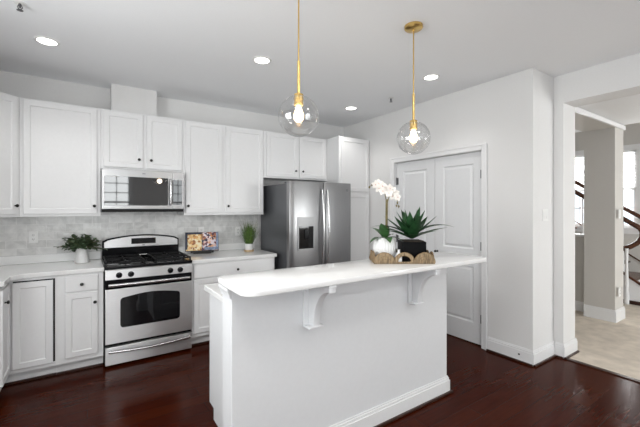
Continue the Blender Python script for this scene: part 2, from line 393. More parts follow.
# double closet doors in the right wall
def closet_door(name, y0, y1, knob_y, hinges):
    b = BM()
    W_, H_ = y1 - y0, 2.036
    # slab as stiles, rails and two raised panels
    X0, X1 = 3.462, 3.430
    st = 0.115
    u, n = (0, -1, 0), (-1, 0, 0)
    zs = [(0.012, 0.225), (0.825, 1.010), (1.93, 2.048)]
    box(b, X1, X0, y0, y0 + st, 0.012, 2.048, 0.001); box(b, X1, X0, y1 - st, y1, 0.012, 2.048, 0.001)
    for za, zb in zs: box(b, X1, X0, y0 + st, y1 - st, za, zb, 0.0)
    for za, zb in ((0.225, 0.825), (1.010, 1.93)):
        w_ = W_ - 2 * st; h_ = zb - za
        o = Vector((X0, y1 - st, za)); t = X0 - X1
        def ring(i, c): return [(X0 - c, y1 - st - i, za + i), (X0 - c, y0 + st + i, za + i), (X0 - c, y0 + st + i, zb - i), (X0 - c, y1 - st - i, zb - i)]
        loops = [ring(0, t), ring(0.012, t - 0.012), ring(0.022, t - 0.012), ring(0.042, t - 0.003)]
        V = [[b.verts.new(p) for p in l] for l in loops]; fs = []
        for a_, b_ in zip(V, V[1:]):
            for k in range(4): fs.append(b.faces.new((a_[k], a_[(k + 1) % 4], b_[(k + 1) % 4], b_[k])))
        fs.append(b.faces.new(V[-1])); bmesh.ops.recalc_face_normals(b, faces=fs)
    d = obj(name, b, 'door', kind='structure')
    if knob_y:
        k = BM(); lathe(k, [(0.0, -0.05), (0.014, -0.048), (0.016, -0.038), (0.008, -0.028), (0.008, -0.004), (0.013, 0.0)], (3.429, knob_y, 0.946), 16, 'x'); obj('knob', k, 'bronze', d, True)
    for hz in (0.285, 1.05, 1.809):
        h = BM(); hy = hinges
        tube(h, [(3.424, hy, hz - 0.05), (3.424, hy, hz + 0.05)], 0.007, 10); box(h, 3.426, 3.4295, hy - 0.0, hy + 0.03 * (1 if hy < 2.5 else -1), hz - 0.045, hz + 0.045)
        obj('hinge', h, 'nickel', d)
    return d
closet_door('door_1', 2.043, 2.653, 2.617, 2.047)
closet_door('door_2', 2.657, 3.266, None, 3.262)
b = BM()
for d in ((3.378, 3.4, 1.982, 2.041, 0, 2.115), (3.378, 3.4, 3.269, 3.335, 0, 2.115), (3.378, 3.4, 2.041, 3.269, 2.054, 2.115)): box(b, *d, 0.006)
for d in ((3.370, 3.38, 1.978, 2.0, 0, 2.12), (3.370, 3.38, 3.318, 3.339, 0, 2.12), (3.370, 3.38, 2.0, 3.318, 2.10, 2.12)): box(b, *d, 0.003)
for d in ((3.401, 3.52, 2.0355, 2.0405, 0, 2.0515), (3.401, 3.52, 3.2695, 3.2745, 0, 2.0515)): box(b, *d)
obj('trim_2', b, 'trim', kind='structure')
struct('door_gap_dark', [(3.50, 3.52, 2.042, 3.268, 0.0, 2.05)], 'void')  # near-black sheet behind the doors, paints the shade in their gaps

# windows behind the camera and added ones for fill on the left wall: frame with muntins, panes
def window(name, axis, a0, a1, z0, z1, at, cols, rows, sashes, sgn):
    f = BM(); g = BM()
    def put(bm, u0, u1, za, zb, d0, d1, bev=0.0):
        if axis == 'x': box(bm, u0, u1, at + d0 * sgn, at + d1 * sgn, za, zb, bev)
        else: box(bm, at + d0 * sgn, at + d1 * sgn, u0, u1, za, zb, bev)
    put(f, a0 - 0.07, a1 + 0.07, z1, z1 + 0.09, 0.0005, 0.02); put(f, a0 - 0.07, a0, z0, z1, 0.0005, 0.02); put(f, a1, a1 + 0.07, z0, z1, 0.0005, 0.02)
    put(f, a0 - 0.09, a1 + 0.09, z0 - 0.03, z0, 0.0005, 0.05); put(f, a0 - 0.07, a1 + 0.07, z0 - 0.11, z0 - 0.03, 0.0005, 0.016)
    n = sashes; W_ = (a1 - a0) / n
    for i in range(n):
        u0 = a0 + i * W_; u1 = u0 + W_; fr = 0.045
        put(f, u0, u0 + fr, z0, z1, -0.07, -0.03); put(f, u1 - fr, u1, z0, z1, -0.07, -0.03)
        put(f, u0, u1, z0, z0 + fr, -0.07, -0.03); put(f, u0, u1, z1 - fr, z1, -0.07, -0.03)
        zm = (z0 + z1) / 2; put(f, u0, u1, zm - 0.025, zm + 0.025, -0.07, -0.03)
        for c in range(1, cols): uu = u0 + W_ * c / cols; put(f, uu - 0.011, uu + 0.011, z0, z1, -0.06, -0.04)
        for r_ in range(1, rows): zz = z0 + (z1 - z0) * r_ / rows; put(f, u0, u1, zz - 0.011, zz + 0.011, -0.06, -0.04)
        put(g, u0 + fr, u1 - fr, z0 + fr, z1 - fr, -0.053, -0.048)
    o = obj(name, f, 'trim', kind='structure'); obj('pane', g, 'pane', o)
    return o
window('window_1', 'x', -1.0, 1.0, 0.85, 2.4, -3.0, 3, 6, 2, 1)
window('window_2', 'x', 2.05, 3.3, 0.85, 2.4, -3.0, 3, 6, 2, 1)
window('fill_window_side', 'y', -2.0, 0.2, 0.85, 2.4, -1.14, 3, 6, 2, 1)  # unseen, added for the side fill
window('fill_window_left', 'y', 1.0, 2.3, 1.1, 2.3, -1.14, 3, 4, 1, 1)  # invented opening for the second left fill

# ---------------------------------------------------------------- foyer shell
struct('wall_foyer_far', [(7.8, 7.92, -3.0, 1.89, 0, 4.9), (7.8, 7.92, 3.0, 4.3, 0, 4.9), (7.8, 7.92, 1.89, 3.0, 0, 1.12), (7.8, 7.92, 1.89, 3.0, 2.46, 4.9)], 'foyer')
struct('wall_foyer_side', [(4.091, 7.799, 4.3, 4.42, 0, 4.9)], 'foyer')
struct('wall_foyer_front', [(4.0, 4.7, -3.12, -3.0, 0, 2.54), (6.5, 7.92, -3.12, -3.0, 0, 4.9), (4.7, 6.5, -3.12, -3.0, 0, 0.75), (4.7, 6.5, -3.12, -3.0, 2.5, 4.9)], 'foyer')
window('fill_window_foyer', 'x', 4.7, 6.5, 0.75, 2.5, -3.0, 3, 6, 2, 1)  # unseen, added to let the foyer fill in
window('window_5', 'y', 1.89, 3.0, 1.12, 2.46, 7.8, 2, 4, 2, -1)
struct('wall_column', [(5.55, 5.86, 1.555, 1.885, 0.004, 2.477)], 'foyer')
struct('wall_beam', [(4.091, 5.86, 1.555, 1.885, 2.478, 2.539)], 'foyer')
struct('beam_sunlit_strip', [(4.091, 5.86, 1.530, 1.554, 2.476, 2.530)], 'trim', 0.003)  # sunlit band of the beam face, put in as a whiter strip
baseboard('baseboard_column', [(5.549, 1.5545, 5.549, 1.885, -1, 0), (5.533, 1.554, 5.876, 1.554, 0, -1), (5.861, 1.5545, 5.861, 1.885, 1, 0)], 0.16, shoe=False)
struct('wall_half', [(5.76, 5.88, 1.886, 4.299, 0.004, 1.05)], 'foyer')
struct('trim_4', [(5.735, 5.905, 1.886, 4.299, 1.051, 1.085)], 'trim', 0.006)
baseboard('baseboard_half_wall', [(5.759, 1.90, 5.759, 4.29, -1, 0)], 0.14, shoe=False)
baseboard('baseboard_foyer', [(7.799, -2.98, 7.799, 1.1, -1, 0)], 0.14, shoe=False)

# blind on the stair window
b = BM()
for k in range(13):
    z = 2.44 - k * 0.05
    prism(b, [(7.808, z), (7.824, z - 0.012), (7.808, z - 0.05), (7.804, z - 0.05), (7.820, z - 0.012), (7.804, z)], 'y', 1.90, 2.99)
box(b, 7.802, 7.826, 1.90, 2.99, 2.44, 2.459); box(b, 7.803, 7.825, 1.90, 2.99, 1.775, 1.79)
o = obj('window_blind', b, 'blind'); tag(o, 'white pleated blind half lowered over the far stair window', 'blind'); seatorigin(o, (7.814, 2.45, 1.775))

# staircase beyond the column
st = thing('staircase', 'staircase with dark wood treads, white balusters and dark handrails behind the foyer column', 'staircase', (7.3, 2.4, 0.005))
Y0, RI, RU = 1.47, 0.182, 0.262
for k in range(9):
    y = Y0 + k * RU; z = (k + 1) * RI
    bx('tread', (6.84, 7.77, y - 0.03, y + RU, z - 0.03, z), 'railwood', st, 0.006)
    bx('riser', (6.87, 7.765, y, y + 0.02, z - RI + (0.005 if k == 0 else 0), z - 0.03), 'trim', st)
sl = RI / RU; YE = Y0 + 9 * RU
def nose(y): return RI + (y - Y0) * sl
b = BM(); prism(b, [(Y0 - 0.10, 0.006), (YE, 0.006), (YE, nose(YE) + 0.02), (Y0 - 0.10, nose(Y0 - 0.10) + 0.02)], 'x', 6.82, 6.838); obj('stringer', b, 'trim', st)
b = BM(); prism(b, [(Y0 - 0.11, nose(Y0 - 0.11) + 0.021), (YE, nose(YE) + 0.021), (YE, nose(YE) + 0.06), (Y0 - 0.11, nose(Y0 - 0.11) + 0.06)], 'x', 6.805, 6.85, 0.004); obj('stringer_cap', b, 'railwood', st)
b = BM(); prism(b, [(Y0, nose(Y0) + 0.10), (YE, nose(YE) + 0.10), (YE, nose(YE) + 0.125), (Y0, nose(Y0) + 0.125)], 'x', 7.775, 7.79); obj('wall_skirt', b, 'railwood', st)
bx('base_strip', (6.795, 6.819, Y0 - 0.10, YE, 0.006, 0.06), 'shoe', st)
def railz(y): return nose(y) + 0.87
for X_, ya in ((6.83, 1.65), (7.74, 1.5)):
    b = BM(); tube(b, [(X_, y, railz(y)) for y in (ya, 2.2, 2.8, 3.5)], 0.034, 10); obj('handrail', b, 'railwood', st, True)
b = BM()
tube(b, [(6.83, 1.68, railz(1.68)), (6.83, 1.62, railz(1.62)), (6.83, 1.590, 1.10), (6.83, 1.595, 1.02), (6.82, 1.64, 0.935), (6.81, 1.72, 0.875), (6.80, 1.80, 0.835), (6.79, 1.90, 0.80)], 0.036, 10)
obj('handrail_turn', b, 'railwood', st, True)
for k in range(1, 9):
    for j in (0.35, 0.85):
        y = Y0 + (k - 1 + j) * RU; z = k * RI if j < 1 else (k + 1) * RI
        if y < 1.70: continue
        b = BM(); zt = railz(y) - 0.033
        lathe(b, [(0.013, 0), (0.016, 0.0), (0.016, 0.16), (0.011, 0.18), (0.016, 0.24), (0.012, 0.45), (0.010, zt - z)], (6.86, y, z), 10)
        obj('baluster', b, 'trim', st, True)
b = BM(); tube(b, [(7.74, 2.2, railz(2.2)), (7.795, 2.2, railz(2.2) - 0.04)], 0.008, 8); obj('rail_bracket', b, 'bronze', st)
b = BM(); lathe(b, [(0.030, 0.0), (0.030, 0.18), (0.018, 0.21), (0.026, 0.30), (0.017, 0.62), (0.022, 0.84)], (6.76, 1.755, 0.006), 14); obj('newel_post', b, 'trim', st, True)

# ---------------------------------------------------------------- soffit chase and tile
struct('wall_chase', [(0.208, 0.637, 4.18, 4.3735, 2.441, CZ - 0.0005)], 'wall')
struct('wall_tile', [(-1.139, 1.92, 4.362, 4.3735, 0.88, 1.43), (-1.139, -1.128, 3.38, 4.361, 0.88, 1.43)], 'tile')

# ---------------------------------------------------------------- cabinets
def knob(parent, p, n):
    b = BM(); p, n = Vector(p), Vector(n).normalized()
    prof = [(0.007, 0.0), (0.005, 0.012), (0.012, 0.016), (0.0145, 0.022), (0.011, 0.028), (0.0, 0.030)]
    lathe(b, prof, (0, 0, 0), 14); q = Vector((0, 0, 1)).rotation_difference(n).to_matrix().to_4x4()
    bmesh.ops.transform(b, matrix=Matrix.Translation(p) @ q, verts=b.verts)
    return obj('knob', b, 'bronze', parent, True)
NY = Vector((0, -1, 0)); UX = Vector((1, 0, 0))
def cab_door(parent, x0, x1, z0, z1, yf, kx=None, kz=None, name='door', fr=0.046):
    b = BM(); panel(b, (x0, yf, z0), UX, NY, x1 - x0, z1 - z0, 0.02, fr)
    d = obj(name, b, 'cab', parent)
    if kx is not None: knob(d, (kx, yf - 0.02, kz), NY)
    return d
YF, YU = 3.72, 4.054   # base and wall cabinet face frames
def upper(label, x0, x1, z0, doors, yf=YU, z1=2.438):
    t = thing('upper_cabinet', label, 'cabinet', ((x0 + x1) / 2, 4.2, z0), 0, 'white kitchen wall cabinets')
    b = BM(); box(b, x0, x1, yf, 4.3735 if z0 > 1.5 else 4.3615, z0, z1, 0.002); obj('body', b, 'cab', t)
    for d in doors: cab_door(t, *d[:4], yf, *d[4:])
    return t
upper('white wall cabinet with one tall door, left of the microwave', -0.50, 0.1095, 1.372, [(-0.475, 0.080, 1.397, 2.422, 0.058, 1.472)])
upper('short white two-door wall cabinet directly above the microwave', 0.1105, 0.8945, 1.842, [(0.136, 0.485, 1.866, 2.422, 0.447, 1.953), (0.520, 0.872, 1.866, 2.422, 0.560, 1.953)])
upper('white wall cabinet with two tall doors, between microwave and refrigerator', 0.8955, 1.860, 1.372, [(0.913, 1.321, 1.397, 2.422, 0.935, 1.476), (1.368, 1.844, 1.397, 2.422, 1.392, 1.476)])
upper('short white two-door wall cabinet above the refrigerator', 1.861, 2.842, 1.842, [(1.899, 2.357, 1.862, 2.422, 2.317, 1.948), (2.386, 2.816, 1.862, 2.422, 2.427, 1.948)])
# diagonal corner wall cabinet at the far left
t = thing('upper_cabinet', 'white corner wall cabinet with an angled door at the left edge', 'cabinet', (-0.9, 4.15, 1.372), 0, 'white kitchen wall cabinets')
b = BM(); prism(b, [(-0.501, 4.054), (-0.501, 4.361), (-1.127, 4.361), (-1.127, 3.745), (-0.81, 3.745)], 'z', 1.372, 2.438, 0.002); obj('body', b, 'cab', t)
du = (Vector((-0.501, 4.054, 0)) - Vector((-0.81, 3.745, 0))).normalized(); dn = Vector((du.y, -du.x, 0))
b = BM(); panel(b, Vector((-0.81, 3.745, 1.397)) + du * 0.03, du, dn, 0.437 - 0.058, 1.025, 0.02, 0.046); d = obj('door', b, 'cab', t)
knob(d, Vector((-0.81, 3.745, 1.472)) + du * (0.03 + 0.379 - 0.022) + dn * 0.02, dn)
# pantry cabinet beside the refrigerator
t = thing('pantry_cabinet', 'tall white pantry cabinet between the refrigerator and the right wall', 'cabinet', (3.12, 4.06, 0))
b = BM(); box(b, 2.8435, 3.398, 3.771, 4.3735, 0.09, 2.438, 0.002); box(b, 2.86, 3.398, 3.84, 4.3735, 0.0, 0.09); obj('body', b, 'cab', t)
cab_door(t, 2.875, 3.372, 1.688, 2.420, 3.771, 2.90, 1.76); cab_door(t, 2.875, 3.372, 0.115, 1.655, 3.771, 2.90, 1.0)

def toe(bm, x0, x1): box(bm, x0, x1, 3.785, 4.36, 0.0, 0.105)
def toe_shoe(parent, x0, x1): bx('shoe_moulding', (x0, x1, 3.768, 3.7845, 0.0, 0.02), 'shoe', parent, 0.003)
# corner base (lazy susan) with a two-leaf corner door
t = thing('base_cabinet', 'white corner base cabinet with an angled two-leaf door, left end of the counter', 'cabinet', (-0.7, 4.0, 0), 0, 'white kitchen base cabinets')
b = BM(); prism(b, [(-0.221, 3.72), (-0.221, 4.361), (-1.127, 4.361), (-1.127, 3.395), (-0.53, 3.395), (-0.53, 3.72)], 'z', 0.105, 0.876, 0.0)
prism(b, [(-0.221, 3.79), (-0.221, 4.361), (-1.127, 4.361), (-1.127, 3.395), (-0.60, 3.395), (-0.60, 3.79)], 'z', 0.0, 0.105); obj('body', b, 'cab', t); bx('shoe_moulding', (-0.60, -0.2205, 3.773, 3.7895, 0.0, 0.02), 'shoe', t, 0.003)
b = BM(); box(b, -0.500, -0.228, 3.7165, 3.7195, 0.145, 0.852); obj('shadow_gap', b, 'void', t)
b = BM(); panel(b, (-0.503, 3.716, 0.140), UX, NY, 0.262, 0.702, 0.018, 0.045); d = obj('door', b, 'cab', t)
b = BM(); panel(b, (-0.5295, 3.400, 0.140), (0, 1, 0), (1, 0, 0), 0.29, 0.702, 0.018, 0.045); d = obj('door', b, 'cab', t)
knob(d, (-0.5115, 3.455, 0.745), (1, 0, 0))
t = thing('base_cabinet', 'narrow white base cabinet with a drawer over a door, left of the range', 'cabinet', (-0.05, 4.0, 0), 0, 'white kitchen base cabinets')
b = BM(); box(b, -0.220, 0.122, YF, 4.361, 0.105, 0.876, 0.001); toe(b, -0.220, 0.122); obj('body', b, 'cab', t); toe_shoe(t, -0.220, 0.122)
b = BM(); panel(b, (-0.16, YF, 0.720), UX, NY, 0.24, 0.137, 0.02, 0); d = obj('drawer', b, 'cab', t); knob(d, (-0.039, YF - 0.02, 0.783), NY)
cab_door(t, -0.16, 0.08, 0.150, 0.706, YF, 0.058, 0.614)
t = thing('base_cabinet', 'wide white base cabinet with one long drawer, between range and refrigerator', 'cabinet', (1.38, 4.0, 0), 0, 'white kitchen base cabinets')
b = BM(); box(b, 0.898, 1.850, YF, 4.361, 0.105, 0.876, 0.001); toe(b, 0.898, 1.850); obj('body', b, 'cab', t); toe_shoe(t, 0.898, 1.850)
b = BM(); panel(b, (0.917, YF, 0.720), UX, NY, 0.915, 0.142, 0.02, 0); d = obj('drawer', b, 'cab', t); knob(d, (1.384, YF - 0.02, 0.775), NY)
cab_door(t, 0.917, 1.365, 0.148, 0.706, YF, 1.34, 0.63); cab_door(t, 1.384, 1.832, 0.148, 0.706, YF, 1.41, 0.63)

# countertops with a stone upstand
t = thing('countertop', 'white quartz countertop turning the corner, left of the range', 'countertop', (-0.5, 4.0, 0.877), 0, 'white quartz countertops')
b = BM(); prism(b, [(0.126, 3.692), (0.126, 4.361), (-1.127, 4.361), (-1.127, 3.385), (-0.502, 3.385), (-0.502, 3.62), (-0.43, 3.692)], 'z', 0.877, 0.914, 0.004); obj('slab', b, 'quartz', t)
b = BM(); box(b, -1.127, 0.126, 4.341, 4.361, 0.9145, 0.997, 0.002); box(b, -1.127, -1.107, 3.39, 4.340, 0.9145, 0.997, 0.002); obj('upstand', b, 'quartz', t)
t = thing('countertop', 'white quartz countertop between the range and the refrigerator', 'countertop', (1.38, 4.0, 0.877), 0, 'white quartz countertops')
b = BM(); box(b, 0.894, 1.868, 3.692, 4.361, 0.877, 0.914, 0.004); obj('slab', b, 'quartz', t)
bx('upstand', (0.894, 1.868, 4.341, 4.361, 0.9145, 0.997), 'quartz', t, 0.002)

# ---------------------------------------------------------------- range
t = thing('range', 'stainless steel gas range with black cooktop and oven window', 'stove', (0.51, 4.0, 0))
RX0, RX1 = 0.130, 0.889
b = BM(); box(b, RX0 + 0.002, RX1 - 0.002, 3.70, 4.33, 0.02, 0.895, 0.003)
for px in (RX0 + 0.05, RX1 - 0.05):
    for py in (3.76, 4.28): tube(b, [(px, py, 0), (px, py, 0.03)], 0.018, 8)
obj('body', b, 'black', t)
b = BM(); rbox(b, RX0 - 0.002, RX1 + 0.002, 3.655, 4.32, 0.8955, 0.922, 0.012); 
obj('cooktop', b, 'black', t, True)
# sloped control panel
b = BM(); prism(b, [(3.652, 0.800), (3.700, 0.800), (3.700, 0.894), (3.664, 0.894), (3.655, 0.885)], 'x', RX0 + 0.004, RX1 - 0.004, 0.002); cp = obj('control_panel', b, 'steel', t)
for kx in (0.242, 0.338, 0.680, 0.772):
    b = BM(); lathe(b, [(0.026, 0.0), (0.026, -0.006), (0.021, -0.010), (0.019, -0.028), (0.016, -0.031), (0.0, -0.031)], (kx, 3.6525, 0.838), 20, 'y'); box(b, kx - 0.005, kx + 0.005, 3.612, 3.628, 0.820, 0.856, 0.002)
    obj('knob', b, 'black', t, True)
# oven door
b = BM(); box(b, RX0 + 0.004, RX1 - 0.004, 3.660, 3.699, 0.215, 0.712, 0.004); dr = obj('oven_door', b, 'steel', t)
b = BM(); box(b, RX0 + 0.004, RX1 - 0.004, 3.664, 3.699, 0.713, 0.797, 0.003); obj('door_top_band', b, 'black', dr)
b = BM(); pts = []
wx0, wx1, wz0, wz1, r = 0.252, 0.770, 0.352, 0.628, 0.03
for cx, cz, a0 in ((wx1 - r, wz1 - r, 0), (wx0 + r, wz1 - r, 90), (wx0 + r, wz0 + r, 180), (wx1 - r, wz0 + r, 270)):
    if a0 == 90:
        for k in range(1, 8): s_ = k / 8; pts.append((wx1 - r - s_ * (wx1 - wx0 - 2 * r), wz1 + 0.026 * math.sin(math.pi * s_)))
    for k in range(6): a = R(a0 + 18 * k); pts.append((cx + r * math.cos(a), cz + r * math.sin(a)))
prism(b, pts, 'y', 3.6565, 3.661, 0.001); obj('window', b, 'bglass', dr)
def bowed(bm, x0, x1, y, z, out, drop=0.0, r=0.012, n=14):
    tube(bm, [(x0 + (x1 - x0) * i / n, y - out * (0.55 + 0.45 * math.sin(math.pi * i / n)), z + drop * math.sin(math.pi * i / n)) for i in range(n + 1)], r, 12)
    for xx in (x0 + 0.02, x1 - 0.02): tube(bm, [(xx, y + 0.004, z), (xx, y - out * 0.6, z)], r * 0.85, 10)
b = BM(); bowed(b, 0.160, 0.860, 3.664, 0.752, 0.055, 0.004, 0.014); obj('handle', b, 'chrome', dr, True)
b = BM(); box(b, RX0 + 0.004, RX1 - 0.004, 3.662, 3.699, 0.024, 0.186, 0.004); dw = obj('storage_drawer', b, 'steel', t)
b = BM(); bowed(b, 0.160, 0.860, 3.662, 0.152, 0.045, -0.012, 0.012); obj('handle', b, 'chrome', dw, True)
# backguard with curved top
b = BM(); pts = [(RX0, 0.922), (RX1, 0.922)] + [(RX1 - 0.0 - (RX1 - RX0) * k / 20, 1.108 + 0.052 * math.sin(math.pi * k / 20) ** 0.7 if 0 < k < 20 else 1.10) for k in range(21)]
prism(b, pts, 'y', 4.285, 4.338, 0.004); bgd = obj('backguard', b, 'black', t)
b = BM(); xx0, xx1 = RX0 + 0.016, RX1 - 0.016
pts = [(xx0, 1.030), (xx1, 1.030)] + [(xx1 - (xx1 - xx0) * k / 20, 1.096 + 0.052 * math.sin(math.pi * k / 20) ** 0.7 if 0 < k < 20 else 1.09) for k in range(21)]
prism(b, pts, 'y', 4.272, 4.2845, 0.003); fc = obj('fascia', b, 'steel', bgd)
bx('display', (0.398, 0.640, 4.269, 4.2718, 1.062, 1.122), 'bglass', fc, 0.001)
bx('badge', (0.505, 0.53, 4.270, 4.2718, 1.040, 1.050), 'grey', fc, 0.0005)
b = BM(); box(b, RX0 + 0.02, RX1 - 0.02, 4.262, 4.284, 0.935, 0.948, 0.004); obj('vent_trim', b, 'chrome', bgd)
# burners and grates
for bx_, by_ in ((0.30, 3.83), (0.30, 4.12), (0.72, 3.83), (0.72, 4.12)):
    b = BM(); lathe(b, [(0.062, 0.0), (0.060, 0.006), (0.045, 0.008), (0.042, 0.016), (0.0, 0.017)], (bx_, by_, 0.922), 24); obj('burner', b, 'iron', t, True)
    g = BM()
    for s_ in (-1, 1):
        box(g, bx_ - 0.165, bx_ + 0.165, by_ + s_ * 0.127 - 0.006, by_ + s_ * 0.127 + 0.006, 0.940, 0.954, 0.002)
        box(g, bx_ + s_ * 0.159 - 0.006, bx_ + s_ * 0.159 + 0.006, by_ - 0.127, by_ + 0.127, 0.940, 0.954, 0.002)
        for q in (-1, 1):
            box(g, bx_ + s_ * 0.159 - 0.007, bx_ + s_ * 0.159 + 0.007, by_ + q * 0.127 - 0.007, by_ + q * 0.127 + 0.007, 0.922, 0.954, 0.002)
        box(g, bx_ + s_ * 0.035, bx_ + s_ * 0.16, by_ - 0.005, by_ + 0.005, 0.944, 0.960, 0.002)
        box(g, bx_ - 0.005, bx_ + 0.005, by_ + s_ * 0.035, by_ + s_ * 0.127, 0.944, 0.960, 0.002)
    obj('grate', g, 'iron', t)

# ---------------------------------------------------------------- microwave
t = thing('microwave', 'stainless steel over-the-range microwave with dark window', 'microwave', (0.5, 4.17, 1.405))
MX0, MX1 = 0.115, 0.880
b = BM(); box(b, MX0 + 0.002, MX1 - 0.002, 4.012, 4.361, 1.412, 1.8405, 0.003); obj('body', b, 'dsteel', t)
bx('vent_base', (MX0 + 0.003, MX1 - 0.003, 3.985, 4.011, 1.412, 1.440), 'void', t, 0.002)
b = BM(); box(b, MX0, MX1 - 0.118, 3.972, 4.011, 1.4415, 1.8405, 0.004); d = obj('door', b, 'msteel', t)
bx('window', (0.136, 0.716, 3.9695, 3.973, 1.478, 1.768), 'mglass', d, 0.001)
b = BM()
tube(b, [(0.738, 3.974, 1.49), (0.738, 3.942, 1.50), (0.738, 3.936, 1.55), (0.738, 3.932, 1.62), (0.738, 3.936, 1.69), (0.738, 3.942, 1.745), (0.738, 3.974, 1.755)], 0.013, 12); obj('handle', b, 'chrome', d, True)
b = BM(); box(b, MX1 - 0.1165, MX1, 3.972, 4.011, 1.4415, 1.8405, 0.004); d = obj('control_panel', b, 'msteel', t)
bx('key_pad', (0.7665, 0.858, 3.9695, 3.973, 1.486, 1.756), 'mglass', d, 0.001)
bx('badge', (0.47, 0.50, 3.970, 3.9722, 1.800, 1.810), 'grey', t, 0.0005)

# ---------------------------------------------------------------- refrigerator
t = thing('refrigerator', 'stainless steel french-door refrigerator with ice and water dispenser', 'refrigerator', (2.39, 3.9, 0))
FX0, FX1, FY = 1.930, 2.840, 3.50
b = BM(); box(b, FX0 + 0.004, FX1 - 0.004, FY + 0.075, 4.30, 0.03, 1.745, 0.004); box(b, FX0 + 0.03, FX1 - 0.03, FY + 0.09, 4.2, 0.0, 0.03); obj('body', b, 'dsteel', t)
for hx in (FX0 + 0.02, FX1 - 0.11): bx('hinge_cover', (hx, hx + 0.09, FY + 0.078, FY + 0.16, 1.7455, 1.768), 'dsteel', t, 0.004)
def fdoor(x0, x1, z0, z1):
    b = BM(); n = 8; pts = [(x1, FY + 0.070), (x0, FY + 0.070)]
    r = 0.014
    pts += [(x0, FY + r), (x0 + 0.3 * r, FY + 0.35 * r)] + [(x0 + r + (x1 - x0 - 2 * r) * k / n, FY - 0.006 * math.sin(math.pi * k / n)) for k in range(n + 1)] + [(x1 - 0.3 * r, FY + 0.35 * r), (x1, FY + r)]
    prism(b, pts, 'z', z0, z1, 0.003); return b
XS = 2.411
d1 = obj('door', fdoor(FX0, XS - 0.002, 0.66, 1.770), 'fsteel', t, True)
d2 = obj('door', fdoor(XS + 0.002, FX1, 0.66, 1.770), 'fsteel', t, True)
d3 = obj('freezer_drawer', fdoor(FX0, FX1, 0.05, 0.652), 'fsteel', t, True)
def vhandle(x, z0, z1, par):
    b = BM(); n = 14
    tube(b, [(x, FY - 0.022 - 0.040 * math.sin(math.pi * k / n), z0 + (z1 - z0) * k / n) for k in range(n + 1)], [0.011 + 0.004 * math.sin(math.pi * k / n) for k in range(n + 1)], 12)
    for z in (z0 + 0.02, z1 - 0.02): tube(b, [(x, FY + 0.002, z), (x, FY - 0.03, z)], 0.010, 10)
    obj('handle', b, 'chrome', par, True)
vhandle(XS - 0.038, 0.74, 1.675, d1); vhandle(XS + 0.038, 0.74, 1.675, d2)
b = BM(); bowed(b, FX0 + 0.1, FX1 - 0.1, FY, 0.56, 0.05, 0, 0.012); obj('handle', b, 'chrome', d3, True)
b = BM()
dx0, dx1, dz0, dz1 = 2.036, 2.268, 0.955, 1.345
for dd in ((dx0, dx1, dz1 - 0.11, dz1), (dx0, dx0 + 0.016, dz0, dz1 - 0.11), (dx1 - 0.016, dx1, dz0, dz1 - 0.11), (dx0, dx1, dz0, dz0 + 0.018)):
    box(b, dd[0], dd[1], FY - 0.011, FY + 0.001, dd[2], dd[3], 0.002)
dp = obj('dispenser', b, 'silver', d1)
b = BM(); box(b, dx0 + 0.016, dx1 - 0.016, FY - 0.0075, FY - 0.0045, dz0 + 0.018, dz1 - 0.11); obj('dispenser_recess', b, 'bglass', dp)
b = BM(); box(b, 2.125, 2.18, FY - 0.018, FY - 0.0075, 1.09, 1.20, 0.004); obj('dispenser_paddle', b, 'black', dp)
bx('badge', (2.755, 2.785, FY - 0.0055, FY - 0.0025, 1.665, 1.695), 'grey', d2, 0.0005)

# ---------------------------------------------------------------- island
t = thing('kitchen_island', 'white kitchen island with panelled front and curved brackets under the bar', 'kitchen island', (1.5, 2.05, 0))
KX0, KX1, KY = 0.607, 2.352, 1.707
bx('knee_wall', (KX0, KX1, KY, 1.850, 0.0, 1.0415), 'island', t, 0.003)
b = BM(); box(b, 0.705, 2.31, 1.851, 2.424, 0.105, 0.8765, 0.002); box(b, 0.720, 2.295, 1.851, 2.378, 0.0, 0.105); cb = obj('cabinet_body', b, 'island', t)
for k in range(4):
    x0 = 0.72 + k * 0.395
    b = BM(); panel(b, (x0 + 0.385, 2.424, 0.13), (-1, 0, 0), (0, 1, 0), 0.375, 0.56, 0.02, 0.07); d = obj('door', b, 'island', t); knob(d, (x0 + 0.03, 2.444, 0.63), (0, 1, 0))
    b = BM(); panel(b, (x0 + 0.385, 2.424, 0.71), (-1, 0, 0), (0, 1, 0), 0.375, 0.145, 0.02, 0); d = obj('drawer', b, 'island', t); knob(d, (x0 + 0.20, 2.444, 0.78), (0, 1, 0))
b = BM()
for z0, z1, tt in ((0.0, 0.10, 0.018), (0.10, 0.118, 0.012), (0.118, 0.13, 0.007)):
    box(b, KX0 - tt, KX1 + tt, KY - tt, KY - 0.0005, z0, z1, 0.002); box(b, KX1 + 0.0005, KX1 + tt, KY, 1.850, z0, z1, 0.002); box(b, KX0 - tt, KX0 - 0.0005, KY, 1.850, z0, z1, 0.002)
obj('baseboard', b, 'trim', t)
b = BM(); box(b, KX0 - 0.034, KX1 + 0.034, KY - 0.034, KY - 0.0185, 0.0, 0.018, 0.003); box(b, KX1 + 0.0185, KX1 + 0.034, KY - 0.018, 1.85, 0.0, 0.018, 0.003); obj('shoe_moulding', b, 'shoe', t)
